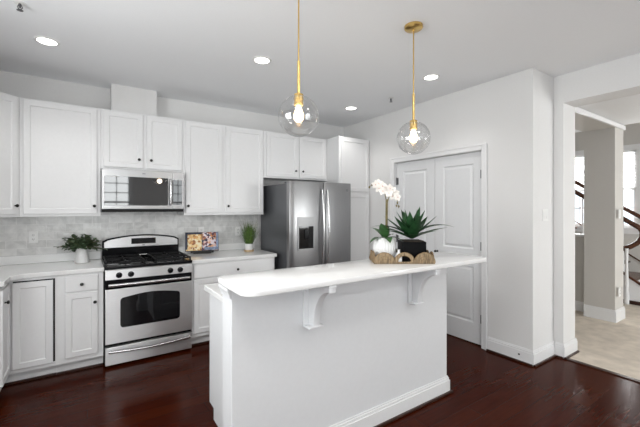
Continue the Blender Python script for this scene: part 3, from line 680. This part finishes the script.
# cove moulding under the bar at the end of the knee wall
b = BM()
prism(b, [(KX0 - 0.0005, 0.985), (KX0 - 0.008, 0.990), (KX0 - 0.012, 1.010), (KX0 - 0.022, 1.030), (KX0 - 0.022, 1.0415), (KX0 - 0.0005, 1.0415)], 'y', KY + 0.0, 1.850)
obj('cove_moulding', b, 'island', t)
for bxx in (1.075, 1.945):
    b = BM(); zt, zb, yt = 1.0415, 0.770, 1.480
    box(b, bxx - 0.048, bxx + 0.048, KY - 0.020, KY - 0.0005, zb, zt, 0.003)
    box(b, bxx - 0.024, bxx + 0.024, yt - 0.004, KY - 0.020, zt - 0.016, zt, 0.002); box(b, bxx - 0.048, bxx + 0.048, KY - 0.076, KY - 0.020, zb, zb + 0.014, 0.003)
    pts = [(KY - 0.020, zb + 0.004), (KY - 0.020, zt - 0.016), (yt, zt - 0.016)]
    n = 12
    cy_, cz_ = yt, zb + 0.022; ry_, rz_ = (KY - 0.074) - cy_, (zt - 0.040) - cz_
    for k in range(n + 1):
        a = math.pi / 2 * (1 - k / n); pts.append((cy_ + ry_ * math.cos(a), cz_ + rz_ * math.sin(a)))
    pts += [(KY - 0.074, zb + 0.004)]
    prism(b, pts, 'x', bxx - 0.021, bxx + 0.021, 0.002)
    obj('bracket', b, 'island', t, True)
b = BM(); rbox(b, 0.585, 2.565, 1.470, 1.920, 1.0425, 1.0735, 0.075, 8, 0.005)
o = obj('bar_top', b, 'quartz', smooth=True); tag(o, 'raised white quartz bar top with rounded corners on the island', 'countertop'); seatorigin(o, (1.6, 1.7, 1.0425))
b = BM(); box(b, 0.676, 2.34, 1.852, 2.457, 0.8775, 0.914, 0.004)
o = obj('countertop', b, 'quartz'); tag(o, 'lower white quartz work surface behind the raised bar of the island', 'countertop', 'white quartz countertops'); seatorigin(o, (1.5, 2.15, 0.8775))

# ---------------------------------------------------------------- ceiling fixtures
def downlight(x, y, label, watts):
    t = thing('recessed_light', label, 'ceiling light', (x, y, CZ), 0, 'recessed ceiling downlights')
    b = BM(); lathe(b, [(0.062, -0.0005), (0.064, -0.007), (0.078, -0.006), (0.083, -0.0005)], (x, y, CZ), 32); obj('trim_ring', b, 'plastic', t, True)
    b = BM(); lathe(b, [(0.0, -0.0035), (0.063, -0.0035), (0.063, -0.0005)], (x, y, CZ), 28); obj('lens', b, 'lens', t)
    d = bpy.data.lights.new('downlight_lamp', 'SPOT'); d.energy = watts; d.spot_size = R(125); d.spot_blend = 0.7; d.shadow_soft_size = 0.06; d.color = (1, 0.98, 0.95)
    l = bpy.data.objects.new('downlight_lamp', d); COL.objects.link(l); l.parent = t; l.location = (0, 0, -0.03)
downlight(-0.258, 3.40, 'recessed ceiling light above the corner wall cabinet at far left', 11)
downlight(1.265, 2.789, 'recessed ceiling light left of the first glass pendant', 5)
downlight(2.821, 3.48, 'recessed ceiling light between the two pendants, nearest the refrigerator', 13)
downlight(2.811, 2.22, 'recessed ceiling light nearest the closet doors', 9)
def pendant(x, y, zc, label):
    t = thing('pendant_lamp', label, 'pendant lamp', (x, y, CZ), 0, 'clear globe pendants over the island')
    b = BM(); lathe(b, [(0.0, -0.030), (0.012, -0.030), (0.058, -0.024), (0.064, -0.018), (0.064, -0.0005)], (x, y, CZ), 32); obj('canopy', b, 'brass', t, True)
    top = zc + 0.112
    b = BM(); tube(b, [(x, y, CZ - 0.028), (x, y, top + 0.19)], 0.0045, 10); obj('stem', b, 'brass', t, True)
    b = BM(); tube(b, [(x, y, top + 0.20), (x, y, top + 0.01)], 0.0085, 12); obj('lower_stem', b, 'brass', t, True)
    b = BM(); lathe(b, [(0.0, 0.012), (0.025, 0.012), (0.027, 0.008), (0.027, -0.022), (0.024, -0.024), (0.024, -0.034), (0.027, -0.036), (0.027, -0.052), (0.0, -0.052)], (x, y, top), 24); obj('socket', b, 'brass', t, True)
    b = BM(); rg = 0.116; prof = []
    a0 = math.asin(0.030 / rg)
    for k in range(25): a = a0 + (math.pi - a0) * k / 24; prof.append((rg * math.sin(a), rg * math.cos(a)))
    lathe(b, prof, (x, y, zc), 40); obj('glass_globe', b, 'glass', t, True)
    b = BM(); lathe(b, [(0.0, -0.048), (0.016, -0.044), (0.028, -0.026), (0.030, -0.008), (0.024, 0.012), (0.014, 0.032), (0.012, 0.048)], (x, y, zc + 0.012), 20); obj('bulb', b, 'bulb', t, True)
    d = bpy.data.lights.new('pendant_glow', 'POINT'); d.energy = 2; d.shadow_soft_size = 0.035; d.color = (1, 0.88, 0.72)
    l = bpy.data.objects.new('pendant_glow', d); COL.objects.link(l); l.parent = t; l.location = (0, 0, zc - CZ - 0.07)
pendant(0.994, 1.695, 1.970, 'clear glass globe pendant on brass stem, left one nearer the camera')
pendant(1.922, 1.669, 1.947, 'clear glass globe pendant on brass stem, right one before the closet doors')
def sprinkler(x, y, label):
    t = thing('fire_sprinkler', label, 'sprinkler', (x, y, CZ), 0, 'ceiling fire sprinklers')
    b = BM(); lathe(b, [(0.0, -0.006), (0.030, -0.005), (0.034, -0.0005)], (x, y, CZ), 24); obj('escutcheon', b, 'plastic', t, True)
    b = BM(); tube(b, [(x, y, CZ - 0.004), (x, y, CZ - 0.03)], 0.007, 10)
    for s_ in (-1, 1): tube(b, [(x + s_ * 0.006, y, CZ - 0.012), (x + s_ * 0.013, y, CZ - 0.028), (x, y, CZ - 0.044)], 0.0025, 6)
    lathe(b, [(0.0, -0.044), (0.017, -0.045), (0.017, -0.047), (0.0, -0.048)], (x, y, CZ), 16); obj('sprinkler_head', b, 'nickel', t)
sprinkler(-0.352, 2.867, 'small fire sprinkler head on the ceiling at far upper left')
sprinkler(2.955, 2.904, 'small fire sprinkler head on the ceiling beside the right pendant stem')

# ---------------------------------------------------------------- outlets and switches
def outlet(x, y, z, label, kind='outlet', gang=1, group='white wall outlets'):
    t = thing('light_switch' if kind != 'outlet' else 'power_outlet', label, kind, (x, y, z), 0, group)
    w_ = 0.07 + 0.046 * (gang - 1)
    bx('cover_plate', (x - w_ / 2, x + w_ / 2, y - 0.005, y - 0.0005, z - 0.057, z + 0.057), 'plastic', t, 0.002)
    for g in range(gang):
        cx = x + (g - (gang - 1) / 2) * 0.046
        if kind == 'outlet':
            for s_ in (-1, 1):
                b = BM(); box(b, cx - 0.016, cx + 0.016, y - 0.0075, y - 0.005, z + s_ * 0.020 - 0.014, z + s_ * 0.020 + 0.014, 0.001); so = obj('socket', b, 'plastic', t)
                b = BM()
                for q in (-1, 1): box(b, cx + q * 0.006 - 0.0015, cx + q * 0.006 + 0.0015, y - 0.0082, y - 0.0073, z + s_ * 0.020 - 0.004, z + s_ * 0.020 + 0.006)
                box(b, cx - 0.002, cx + 0.002, y - 0.0082, y - 0.0073, z + s_ * 0.020 - 0.011, z + s_ * 0.020 - 0.007); obj('slot', b, 'slot', so)
        else:
            b = BM(); prism(b, [(y - 0.005, z - 0.033), (y - 0.005, z + 0.033), (y - 0.007, z + 0.033), (y - 0.010, z - 0.033)], 'x', cx - 0.016, cx + 0.016, 0.0008); obj('rocker', b, 'plastic', t)
outlet(-0.436, 4.3615, 1.169, 'white outlet on the tile left of the bushy potted plant')
outlet(1.167, 4.3615, 1.164, 'white outlet on the tile above the open cookbook')
outlet(1.635, 4.3615, 1.153, 'white outlet on the tile beside the tall grass plant')
outlet(3.640, 1.5495, 1.385, 'white double rocker light switch on the wall end by the opening', 'light switch', 2, None)
outlet(5.62, 1.5295, 1.378, 'white light switch on the foyer column', 'light switch', 1, None)
outlet(5.62, 1.5295, 0.387, 'white outlet low on the foyer column')

# ---------------------------------------------------------------- plants and things on the counters
# bushy plant in a white vase, left counter
px, py, pz = -0.043, 4.15, 0.9145
t = thing('potted_plant', 'bushy small-leaved green plant in a white vase, on the left counter', 'plant', (px, py, pz))
b = BM(); lathe(b, [(0.0, 0.0), (0.060, 0.0), (0.063, 0.004), (0.053, 0.07), (0.043, 0.148), (0.045, 0.156), (0.040, 0.156), (0.038, 0.145), (0.0, 0.14)], (px, py, pz), 32); obj('vase', b, 'ceramic', t, True)
b = BM(); rnd = random.Random(3)
sm = BM()
for k in range(84):
    a = rnd.uniform(0, 2 * math.pi); el = rnd.uniform(-0.15, 1.3); L_ = rnd.uniform(0.10, 0.19)
    d = Vector((math.cos(a) * math.cos(el) * 1.1, math.sin(a) * math.cos(el) * 0.85, math.sin(el) * 0.82))
    p0 = Vector((px, py, pz + 0.145)); p1 = p0 + d * L_ + Vector((0, 0, -0.012))
    tube(sm, [p0, p0 + d * L_ * 0.5 + Vector((0, 0, 0.01)), p1], 0.0016, 4)
    for j in range(9):
        c = p0.lerp(p1, 0.35 + 0.65 * j / 8); a2 = rnd.uniform(0, 6.28)
        dd = (d + Vector((math.cos(a2), math.sin(a2), rnd.uniform(-.3, .6))) * 0.9).normalized()
        blade(b, c, dd, (0.05, 0, 1), rnd.uniform(0.028, 0.042), rnd.uniform(0.028, 0.040), 0.6, 5, 0.2, 4.0, 0.35)
obj('stems', sm, 'stem', t); obj('foliage', b, 'eucal', t)

# tall grass in a small white pot with wooden base
px, py, pz = 1.672, 4.07, 0.9145
t = thing('potted_grass', 'tall spiky green grass in a white pot with pale wood base, on the right counter', 'plant', (px, py, pz))
b = BM(); lathe(b, [(0.0, 0.0), (0.058, 0.0), (0.060, 0.003), (0.060, 0.022), (0.0, 0.022)], (px, py, pz), 28); obj('wooden_base', b, 'woodlt', t, True)
b = BM(); lathe(b, [(0.0, 0.0225), (0.050, 0.0225), (0.052, 0.026), (0.053, 0.096), (0.049, 0.096), (0.048, 0.088), (0.0, 0.088)], (px, py, pz), 28); obj('pot', b, 'ceramic', t, True)
b = BM(); rnd = random.Random(5)
for k in range(300):
    a = rnd.uniform(0, 2 * math.pi); r = rnd.uniform(0, 0.042); lean = rnd.uniform(0, 0.50) * (0.5 + r / 0.042)
    d = Vector((math.cos(a) * lean, math.sin(a) * lean, 1)); L_ = rnd.uniform(0.18, 0.30)
    blade(b, (px + r * math.cos(a), py + r * math.sin(a), pz + 0.088), d, (math.cos(a), math.sin(a), 0.01), L_, 0.0065, rnd.uniform(-0.3, 0.25), 5, 0.3, 2.0, 0.8)
obj('grass_blades', b, 'grass', t)
# taller, paler seed stalks
b = BM()
for k in range(16):
    a = rnd.uniform(0, 2 * math.pi); lean = rnd.uniform(0.1, 0.45); r = 0.02
    p0 = Vector((px + r * math.cos(a), py + r * math.sin(a), pz + 0.088)); L_ = rnd.uniform(0.26, 0.34)
    tube(b, [p0 + Vector((math.cos(a) * lean * s * L_ * (0.6 + 0.4 * s), math.sin(a) * lean * s * L_ * (0.6 + .4 * s), s * L_)) for s in (0, .35, .7, 1)], [0.0012, 0.0012, 0.001, 0.0006], 4)
obj('thin_stalks', b, 'stem', t)

# open cookbook on a stand
t = thing('cookbook', 'open cookbook with food photographs standing on the counter right of the range', 'book', (1.125, 4.16, 0.9145), R(-14))
def tilt(bm, hinge_z=0.0, ang=16):
    bmesh.ops.transform(bm, matrix=Matrix.Translation((0, 0.05, 0.024)) @ Matrix.Scale(1.14, 4) @ Matrix.Rotation(R(-ang), 4, 'X'), verts=bm.verts)
def pageblock(s, dz=0.0):
    b = BM(); n = 8; pts = []
    for k in range(n + 1): u = k / n; pts.append((s * (0.004 + 0.155 * u), -0.012 - 0.012 * math.sin(math.pi * min(1, u * 1.15)) ))
    pts += [(s * 0.159, -0.0045), (s * 0.004, -0.0045)]
    prism(b, pts, 'z', 0.006, 0.196); return b
b = BM(); box(b, -0.166, -0.002, -0.0042, 0.0, 0, 0.203, 0.001); box(b, 0.002, 0.166, -0.0042, 0.0, 0, 0.203, 0.001); box(b, -0.006, 0.006, -0.003, 0.002, 0, 0.203, 0.001); tilt(b); obj('cover', b, 'cover', t, local=True)
for s, mt in ((-1, 'page1'), (1, 'page2')):
    b = pageblock(s); tilt(b); obj('pages', b, mt, t, True, local=True)
    # printed dark margin along the page head and outer edge, as in the photo of a baking dish
    b = BM()
    if s < 0:
        box(b, -0.158, -0.006, -0.0265, -0.0242, 0.176, 0.196); box(b, -0.160, -0.145, -0.0265, -0.014, 0.02, 0.196)
        tilt(b); obj('page_print', b, 'cover', t, local=True)
    else:
        box(b, 0.02, 0.158, -0.0265, -0.0242, 0.008, 0.040); box(b, 0.140, 0.1605, -0.0262, -0.014, 0.04, 0.196)
        tilt(b); obj('page_print', b, 'towel', t, local=True)
b = BM()
box(b, -0.10, 0.10, -0.0, 0.09, 0.0, 0.010, 0.002); box(b, -0.13, 0.13, 0.0, 0.045, 0.010, 0.022, 0.003); box(b, -0.13, 0.13, 0.0, 0.006, 0.022, 0.034, 0.002)
tube(b, [(0, 0.085, 0.008), (0, 0.100, 0.08), (0, 0.096, 0.155)], 0.006, 8); obj('stand', b, 'bronze', t, local=True)

# ---- woven tray with scalloped sides on the bar, vase with orchid, agave pot, bud vase
TZ = 1.0740
tang = math.atan2(-0.22, 0.33)
F0 = Vector((1.612, 1.722, 0)); F1 = Vector((1.940, 1.503, 0)); ux = (F1 - F0).normalized(); uy = Vector((-ux.y, ux.x, 0))
TL, TD = 0.410, 0.215
tc = F0 - ux * 0.012 + ux * TL / 2 + uy * TD / 2
def tp(x, y, z=0): return tc + ux * x + uy * y + Vector((0, 0, TZ + z))
t = thing('woven_tray', 'woven natural fibre tray with scalloped arch sides, on the island bar', 'tray', (tc.x, tc.y, TZ), math.atan2(ux.y, ux.x))
b = BM(); box(b, -TL / 2, TL / 2, -TD / 2, TD / 2, 0.0, 0.010, 0.003); obj('base', b, 'wicker', t, local=True)
def arch_side(length, n, open_mid, th):
    """list of (bm, material) in coords: x along, z up, y thickness centred on 0"""
    full = BM(); rim = BM(); W_ = length / n; H_ = 0.074
    for i in range(n):
        c = -length / 2 + W_ * (i + 0.5); r = W_ / 2
        out = [(c + r * math.cos(a), 0.008 + (H_ - 0.008) * math.sin(a)) for a in [math.pi * k / 16 for k in range(17)]]
        if open_mid == i:
            inn = [(c + 0.68 * r * math.cos(a), 0.012 + (H_ - 0.030) * math.sin(a)) for a in [math.pi * k / 16 for k in range(17)]]
            for k in range(16): prism(full, [out[k], out[k + 1], inn[k + 1], inn[k]], 'y', -th / 2, th / 2)
            box(full, c - r, c + r, -th / 2, th / 2, 0.0, 0.014)
            tube(rim, [(x, 0, z) for x, z in inn], 0.0035, 6)
        else:
            prism(full, out + [(c - r, 0.0), (c + r, 0.0)], 'y', -th / 2, th / 2)
            for q in (0.35, 0.62): tube(rim, [(c + q * r * math.cos(a), -th / 2, 0.010 + q * (H_ - 0.01) * math.sin(a)) for a in [math.pi * k / 12 for k in range(13)]], 0.0022, 5)
        tube(rim, [(x, 0, z) for x, z in out], 0.005, 6)
    return full, rim
for sgn in (-1, 1):
    fl, rm = arch_side(TL, 3, 1, 0.010); Mx = Matrix.Translation((0, sgn * (TD / 2 - 0.005), 0)) @ Matrix.Rotation(0 if sgn < 0 else math.pi, 4, 'Z')
    for bb in (fl, rm): bmesh.ops.transform(bb, matrix=Mx, verts=bb.verts)
    sd = obj('side_panel', fl, 'wicker', t, local=True); obj('rim', rm, 'wickerd', sd, True, local=True)
    fl, rm = arch_side(TD - 0.02, 2, -1, 0.010); Mx = Matrix.Translation((sgn * (TL / 2 - 0.005), 0, 0)) @ Matrix.Rotation(R(90) * sgn, 4, 'Z')
    for bb in (fl, rm): bmesh.ops.transform(bb, matrix=Mx, verts=bb.verts)
    sd = obj('side_panel', fl, 'wicker', t, local=True); obj('rim', rm, 'wickerd', sd, True, local=True)

# orchid in a ribbed white vase
c = tp(-0.112, 0.012, 0.0105)
t = thing('potted_orchid', 'white orchid with arching flower spray in a ribbed white round vase, on the woven tray', 'plant', c)
b = BM(); lathe(b, [(0.0, 0.0), (0.045, 0.0), (0.066, 0.024), (0.0785, 0.070), (0.0785, 0.108), (0.066, 0.146), (0.050, 0.160), (0.044, 0.160), (0.046, 0.150), (0.0, 0.144)], c, 96, rib=(24, 0.022)); obj('vase', b, 'ceramic', t, True)
rt = Vector((math.cos(R(-33.915)), math.sin(R(-33.915)), 0)); fw = Vector((-rt.y, rt.x, 0)); UPZ = Vector((0, 0, 1))
b = BM()
for (dx, dz, dy, L_, W_, cu) in ((0.15, 1.0, 0.5, 0.125, 0.062, 0.7), (-0.7, 0.35, -0.4, 0.12, 0.05, 1.1), (0.8, 0.45, -0.3, 0.125, 0.055, 1.3), (0.1, 0.55, -0.9, 0.115, 0.062, 1.3), (-0.4, 0.85, 0.5, 0.13, 0.055, 0.8), (0.55, 0.7, 0.6, 0.10, 0.05, 1.0), (-0.15, 0.9, -0.3, 0.12, 0.066, 0.55)):
    d = rt * dx + UPZ * dz + fw * dy
    blade(b, c + Vector((0, 0, 0.148)) + d * 0.008, d, UPZ + Vector((0.02, 0.01, 0)), L_ * 1.15, W_ * 1.15, cu, 8, 0.2, 2.6, 0.5)
obj('leaves', b, 'leaf', t, True)
b = BM()
s0 = c + Vector((0, 0, 0.188)) + rt * 0.010
sp1 = [s0 - UPZ * 0.05, s0 + rt * 0.0 + UPZ * 0.12, s0 + rt * 0.0 + UPZ * 0.235, s0 - rt * 0.012 + UPZ * 0.300, s0 - rt * 0.05 + UPZ * 0.345, s0 - rt * 0.095 + UPZ * 0.345, s0 - rt * 0.120 + UPZ * 0.325]
sp2 = [s0 + UPZ * 0.18, s0 + rt * 0.018 + UPZ * 0.25, s0 + rt * 0.045 + UPZ * 0.29, s0 + rt * 0.070 + UPZ * 0.27, s0 + rt * 0.082 + UPZ * 0.22, s0 + rt * 0.088 + UPZ * 0.175]
tube(b, sp1, [0.0055, 0.005, 0.004, 0.003, 0.0025, 0.002, 0.0015], 8); tube(b, sp2, [0.003, 0.003, 0.0026, 0.0022, 0.002, 0.0015], 8)
tube(b, [s0 + rt * 0.006 - UPZ * 0.05, s0 + rt * 0.009 + UPZ * 0.24], 0.0042, 6); obj('flower_stem', b, 'stem', t, True)
rnd = random.Random(11)
fl_pos = [(-0.055, 0.352), (-0.030, 0.335), (-0.078, 0.345), (-0.005, 0.318), (0.018, 0.318), (0.040, 0.305), (0.062, 0.285), (-0.055, 0.318), (-0.028, 0.300), (0.072, 0.255), (0.045, 0.265), (0.015, 0.285)]
for i, (dx, dz) in enumerate(fl_pos):
    fc_ = s0 + rt * dx + UPZ * dz - fw * rnd.uniform(0.0, 0.03); n = (-fw + rt * rnd.uniform(-.5, .5) + UPZ * rnd.uniform(-.4, .25)).normalized()
    e1 = n.cross(UPZ).normalized(); e2 = e1.cross(n).normalized(); b = BM(); roll = rnd.uniform(-.3, .3)
    for k in range(5):
        a = math.pi / 2 + roll + k * 2 * math.pi / 5; d = e1 * math.cos(a) + e2 * math.sin(a) + n * 0.18
        blade(b, fc_ + d * 0.002, d, n, 0.031, 0.030 if k % 2 else 0.025, 0.35, 5, 0.12, 3.5, 0.45)
    f = obj('flower', b, 'petal', t, True)
    b = BM(); blade(b, fc_ + n * 0.003, n - UPZ * 0.6, UPZ, 0.010, 0.008, 0.8, 4, 0.4, 2, 0.6); obj('flower_heart', b, 'petalc', f)
for dx, dz in ((-0.100, 0.342), (-0.118, 0.326), (0.080, 0.215), (0.090, 0.190), (0.074, 0.195)):
    b = BM(); lathe(b, [(0.0, -0.010), (0.005, -0.006), (0.0062, 0.0), (0.004, 0.006), (0.0, 0.009)], s0 + rt * dx + UPZ * dz, 10); obj('bud', b, 'stem', t, True)

# agave in a black square pot
c = tp(0.078, 0.012, 0.0105)
t = thing('potted_agave', 'spiky dark green agave in a square black pot, on the woven tray', 'plant', c, math.atan2(ux.y, ux.x))
b = BM(); pw = 0.082
rbox(b, -pw, pw, -pw, pw, 0.0, 0.134, 0.010, 4, 0.003); obj('pot', b, 'potblack', t, True, local=True)
b = BM(); box(b, -pw + 0.012, pw - 0.012, -pw + 0.012, pw - 0.012, 0.1342, 0.140, 0.002); obj('soil', b, 'soil', t, local=True)
rnd = random.Random(4)
spec = []
for ring_n, el, L_, W_, cu in ((6, 26, 0.235, 0.080, 0.30), (6, 42, 0.245, 0.088, -0.05), (5, 58, 0.232, 0.084, -0.12), (2, 76, 0.215, 0.070, -0.1)):
    for k in range(ring_n):
        a = 2 * math.pi * (k + 0.5 * (el % 4 == 2)) / ring_n + rnd.uniform(-.2, .2)
        spec.append((a, el + rnd.uniform(-5, 5), L_ * rnd.uniform(.88, 1.1), W_, cu))
spec += [(R(2), 50, 0.33, 0.070, 1.15), (R(183), 46, 0.30, 0.066, 0.95)]
for a, el, L_, W_, cu in spec:
    d = Vector((math.cos(a) * math.cos(R(el)), math.sin(a) * math.cos(R(el)), math.sin(R(el))))
    b = BM(); p = Vector((0, 0, 0.141)) + Vector((d.x, d.y, 0)) * 0.012 + Vector((0, 0, 0.02 * math.sin(R(el))))
    blade(b, p, d, Vector((-d.x * 0.3, -d.y * 0.3, 1)), L_, W_, cu, 9, 0.32, 1.9, 0.45)
    bmesh.ops.solidify(b, geom=b.faces[:], thickness=0.002)
    obj('leaf', b, 'agave', t, True, local=True)

# small white bud vase between them
c = tp(-0.032, -0.072, 0.0105)
b = BM(); lathe(b, [(0.0, 0.0), (0.020, 0.0), (0.024, 0.012), (0.022, 0.035), (0.010, 0.058), (0.008, 0.075), (0.011, 0.082), (0.008, 0.082), (0.006, 0.07), (0.0, 0.068)], (0, 0, 0), 24)
o = obj('bud_vase', b, 'ceramic', smooth=True); o.location = c; tag(o, 'small white bottle vase between the orchid and the black pot on the tray', 'vase')
